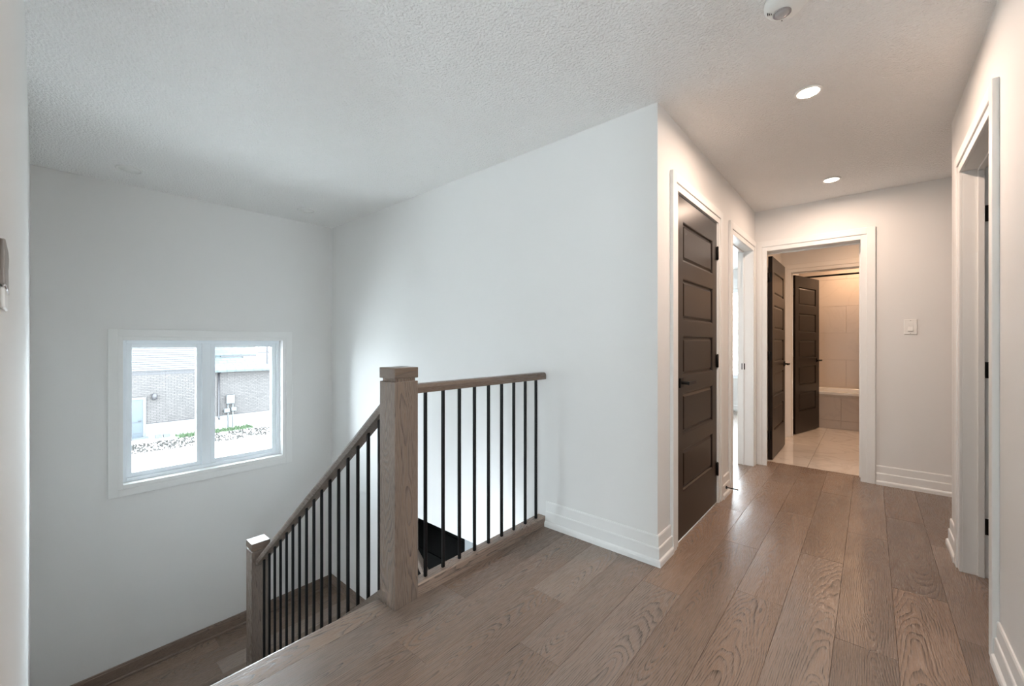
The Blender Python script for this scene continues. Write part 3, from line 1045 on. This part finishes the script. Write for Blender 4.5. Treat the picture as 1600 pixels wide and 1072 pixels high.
# ------------------------------------------------------------------ outdoors
GZ = -3.70
tag(bx(-120, -4.75, -60, 80, GZ - 0.2, GZ).build('ground', 'gravel'), 'pale gravel ground outside the window', 'ground', None, 'structure')
HX = -28.0
hs = thing('house', (HX - 3, 5, GZ), 'pale brick neighbouring house seen through the window', 'house')
bx(HX - 8, HX, -8, 9.7, -2.97, -0.47).build('brick_wall', 'brick_dimmed', hs)
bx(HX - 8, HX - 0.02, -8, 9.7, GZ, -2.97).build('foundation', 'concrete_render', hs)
bx(HX - 0.02, HX + 0.015, -8, 9.7, -2.985, -2.955).build('ledge', 'dark_brown', hs)
m = MB()
for k in range(40):
    z = -0.29 + 0.115 * k
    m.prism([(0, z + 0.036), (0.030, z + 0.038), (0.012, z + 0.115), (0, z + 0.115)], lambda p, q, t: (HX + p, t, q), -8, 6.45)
m.build('siding', 'siding_dimmed', hs, kind='stuff')
bx(HX - 8, HX, -8, 6.45, -0.47, 4.4).build('siding_backing', 'dark_brown', hs)  # dark colour in the gaps draws the boards' shadow lines
bx(HX, HX + 0.04, -8, 6.45, -0.315, -0.285).build('drip_edge', 'dark_brown', hs)
# side door
dr = MB()
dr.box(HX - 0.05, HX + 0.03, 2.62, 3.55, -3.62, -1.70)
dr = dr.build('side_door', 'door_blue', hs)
m = MB()
for b in [(HX, HX + 0.06, 3.55, 3.67, GZ + 0.05, -1.60), (HX, HX + 0.06, 2.50, 2.62, GZ + 0.05, -1.60), (HX, HX + 0.06, 2.62, 3.55, -1.70, -1.60)]:
    m.box(*b)
m.build('frame', 'meter_grey', dr)
bx(HX + 0.03, HX + 0.035, 2.66, 3.51, -2.86, -2.84).build('groove', 'dark_brown', dr)
bx(HX + 0.03, HX + 0.035, 2.66, 3.51, -3.42, -3.40).build('groove', 'dark_brown', dr)
MB().tube([(HX + 0.03, 3.46, -2.78), (HX + 0.10, 3.46, -2.78), (HX + 0.10, 3.36, -2.78)], 0.02, 8).build('handle', 'dark_brown', dr)
bx(HX, HX + 0.3, 2.5, 3.75, GZ, GZ + 0.08).build('step', 'blocks', hs)
m = MB()
m.tube([(HX + 0.06, 6.79, -0.52), (HX + 0.06, 6.79, -3.05), (HX + 0.16, 6.79, -3.15)], 0.045, 10)
m.tube([(HX + 0.06, 6.79, -0.60), (HX + 0.30, 6.90, -0.44)], 0.04, 8)
m.build('downspout', 'dark_brown', hs)
bx(HX, HX + 0.46, 6.45, 10.0, -0.47, -0.36).build('gutter', 'dark_brown', hs)
m = MB()       # low skirt roof over the right wing, hipped at its right end
P = [(HX + 0.48, 6.45, -0.36), (HX + 0.48, 9.95, -0.36), (HX - 1.0, 7.9, 0.40), (HX - 1.0, 6.45, 0.40)]
m.add(P + [(p[0], p[1], -0.47) for p in P], [(0, 1, 2, 3), (4, 7, 6, 5), (0, 4, 5, 1), (1, 5, 6, 2), (2, 6, 7, 3), (3, 7, 4, 0)])
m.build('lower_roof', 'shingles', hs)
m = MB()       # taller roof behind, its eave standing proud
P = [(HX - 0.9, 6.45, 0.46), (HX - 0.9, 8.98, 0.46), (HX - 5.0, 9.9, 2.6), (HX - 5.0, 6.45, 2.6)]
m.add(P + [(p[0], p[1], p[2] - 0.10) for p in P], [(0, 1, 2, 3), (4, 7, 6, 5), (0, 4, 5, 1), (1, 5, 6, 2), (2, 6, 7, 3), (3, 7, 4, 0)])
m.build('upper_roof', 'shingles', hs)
bx(HX - 0.96, HX - 0.84, 7.1, 9.02, 0.33, 0.42).build('upper_gutter', 'dark_brown', hs)
bx(HX - 5.0, HX - 1.3, 6.45, 8.4, -0.4, 0.40).build('upper_wall', 'dark_brown', hs)

lm = thing('outdoor_lamp', (HX, 3.98, -1.6), 'dark wall lamp on the pale brick house', 'lamp')
MB().lathe([(0.05, 0), (0.11, 0.03), (0.11, 0.30), (0.04, 0.33)], (HX + 0.18, 3.98, -1.76), seg=14).build('shade', 'dark_brown', lm)
bx(HX + 0.02, HX + 0.08, 3.92, 4.04, -1.72, -1.5).build('bracket', 'dark_brown', lm)
um = thing('utility_meter', (HX + 0.1, 7.33, GZ), 'grey utility meter boxes on the pale brick house', 'meter')
bx(HX + 0.03, HX + 0.19, 7.13, 7.53, -2.32, -1.82).build('meter_box', 'meter_grey', um, bevel=0.02)
bx(HX + 0.03, HX + 0.19, 7.02, 7.30, -2.82, -2.58).build('junction_box', 'meter_grey', um, bevel=0.02)
bx(HX + 0.03, HX + 0.19, 7.36, 7.62, -2.76, -2.54).build('junction_box', 'meter_grey', um, bevel=0.02)
for y in (7.22, 7.45):
    MB().tube([(HX + 0.11, y, -2.32), (HX + 0.11, y, GZ)], 0.035, 8).build('conduit', 'meter_grey', um)
for k, (y, z) in enumerate(((3.95, 0), (4.28, 0))):
    tag(bx(HX + 0.35, HX + 0.62, y, y + 0.27, GZ, GZ + 0.17).build('concrete_block', 'blocks', bevel=0.02),
        'small grey concrete block on the ground beside the blue door, %s' % ('nearer the door' if k == 0 else 'farther from the door'), 'block', 'blocks by the side door')
pl = thing('utility_pole', (-58, 0, GZ), 'thin utility pole rising behind the shingled roof', 'pole')
py = 58 * 0.3318
MB().tube([(-58, py, GZ), (-58, py, 0.6 + 0.0), (-58, py, 2.6)], 0.16, 8).build('shaft', 'dark_brown', pl)
bx(-58.1, -57.9, py - 1.1, py + 1.1, -0.1, 0.12).build('crossarm', 'dark_brown', pl)


def scatter(name, mat, n, label, cat, yr, xr, h, seed, w):
    rd = random.Random(seed)
    m = MB()
    for _ in range(n):
        y = rd.uniform(*yr)
        x = xr[0] + (xr[1] - xr[0]) * rd.random() ** 1.0
        s = rd.uniform(0.4, 1.0)
        a = rd.uniform(0, PI)
        dx, dy = math.cos(a) * w * s, math.sin(a) * w * s
        hh = h * s
        m.add([(x - dx, y - dy, GZ), (x + dx, y + dy, GZ), (x - dy * 0.7, y + dx * 0.7, GZ), (x + rd.uniform(-w, w) * .5, y + rd.uniform(-w, w) * .5, GZ + hh)],
              [(0, 1, 3), (1, 2, 3), (2, 0, 3), (0, 2, 1)])
    tag(m.build(name, mat), label, cat, None, 'stuff')


scatter('soil_clods', 'rubble', 2200, 'grey-brown clods of soil along the foot of the house', 'soil', (2.2, 12), (-26.5, -24.2), 0.11, 3, 0.07)
scatter('grass', 'grass_green', 1000, 'sparse green grass at the foot of the house', 'grass', (4.75, 8.2), (-27.55, -26.65), 0.18, 5, 0.05)
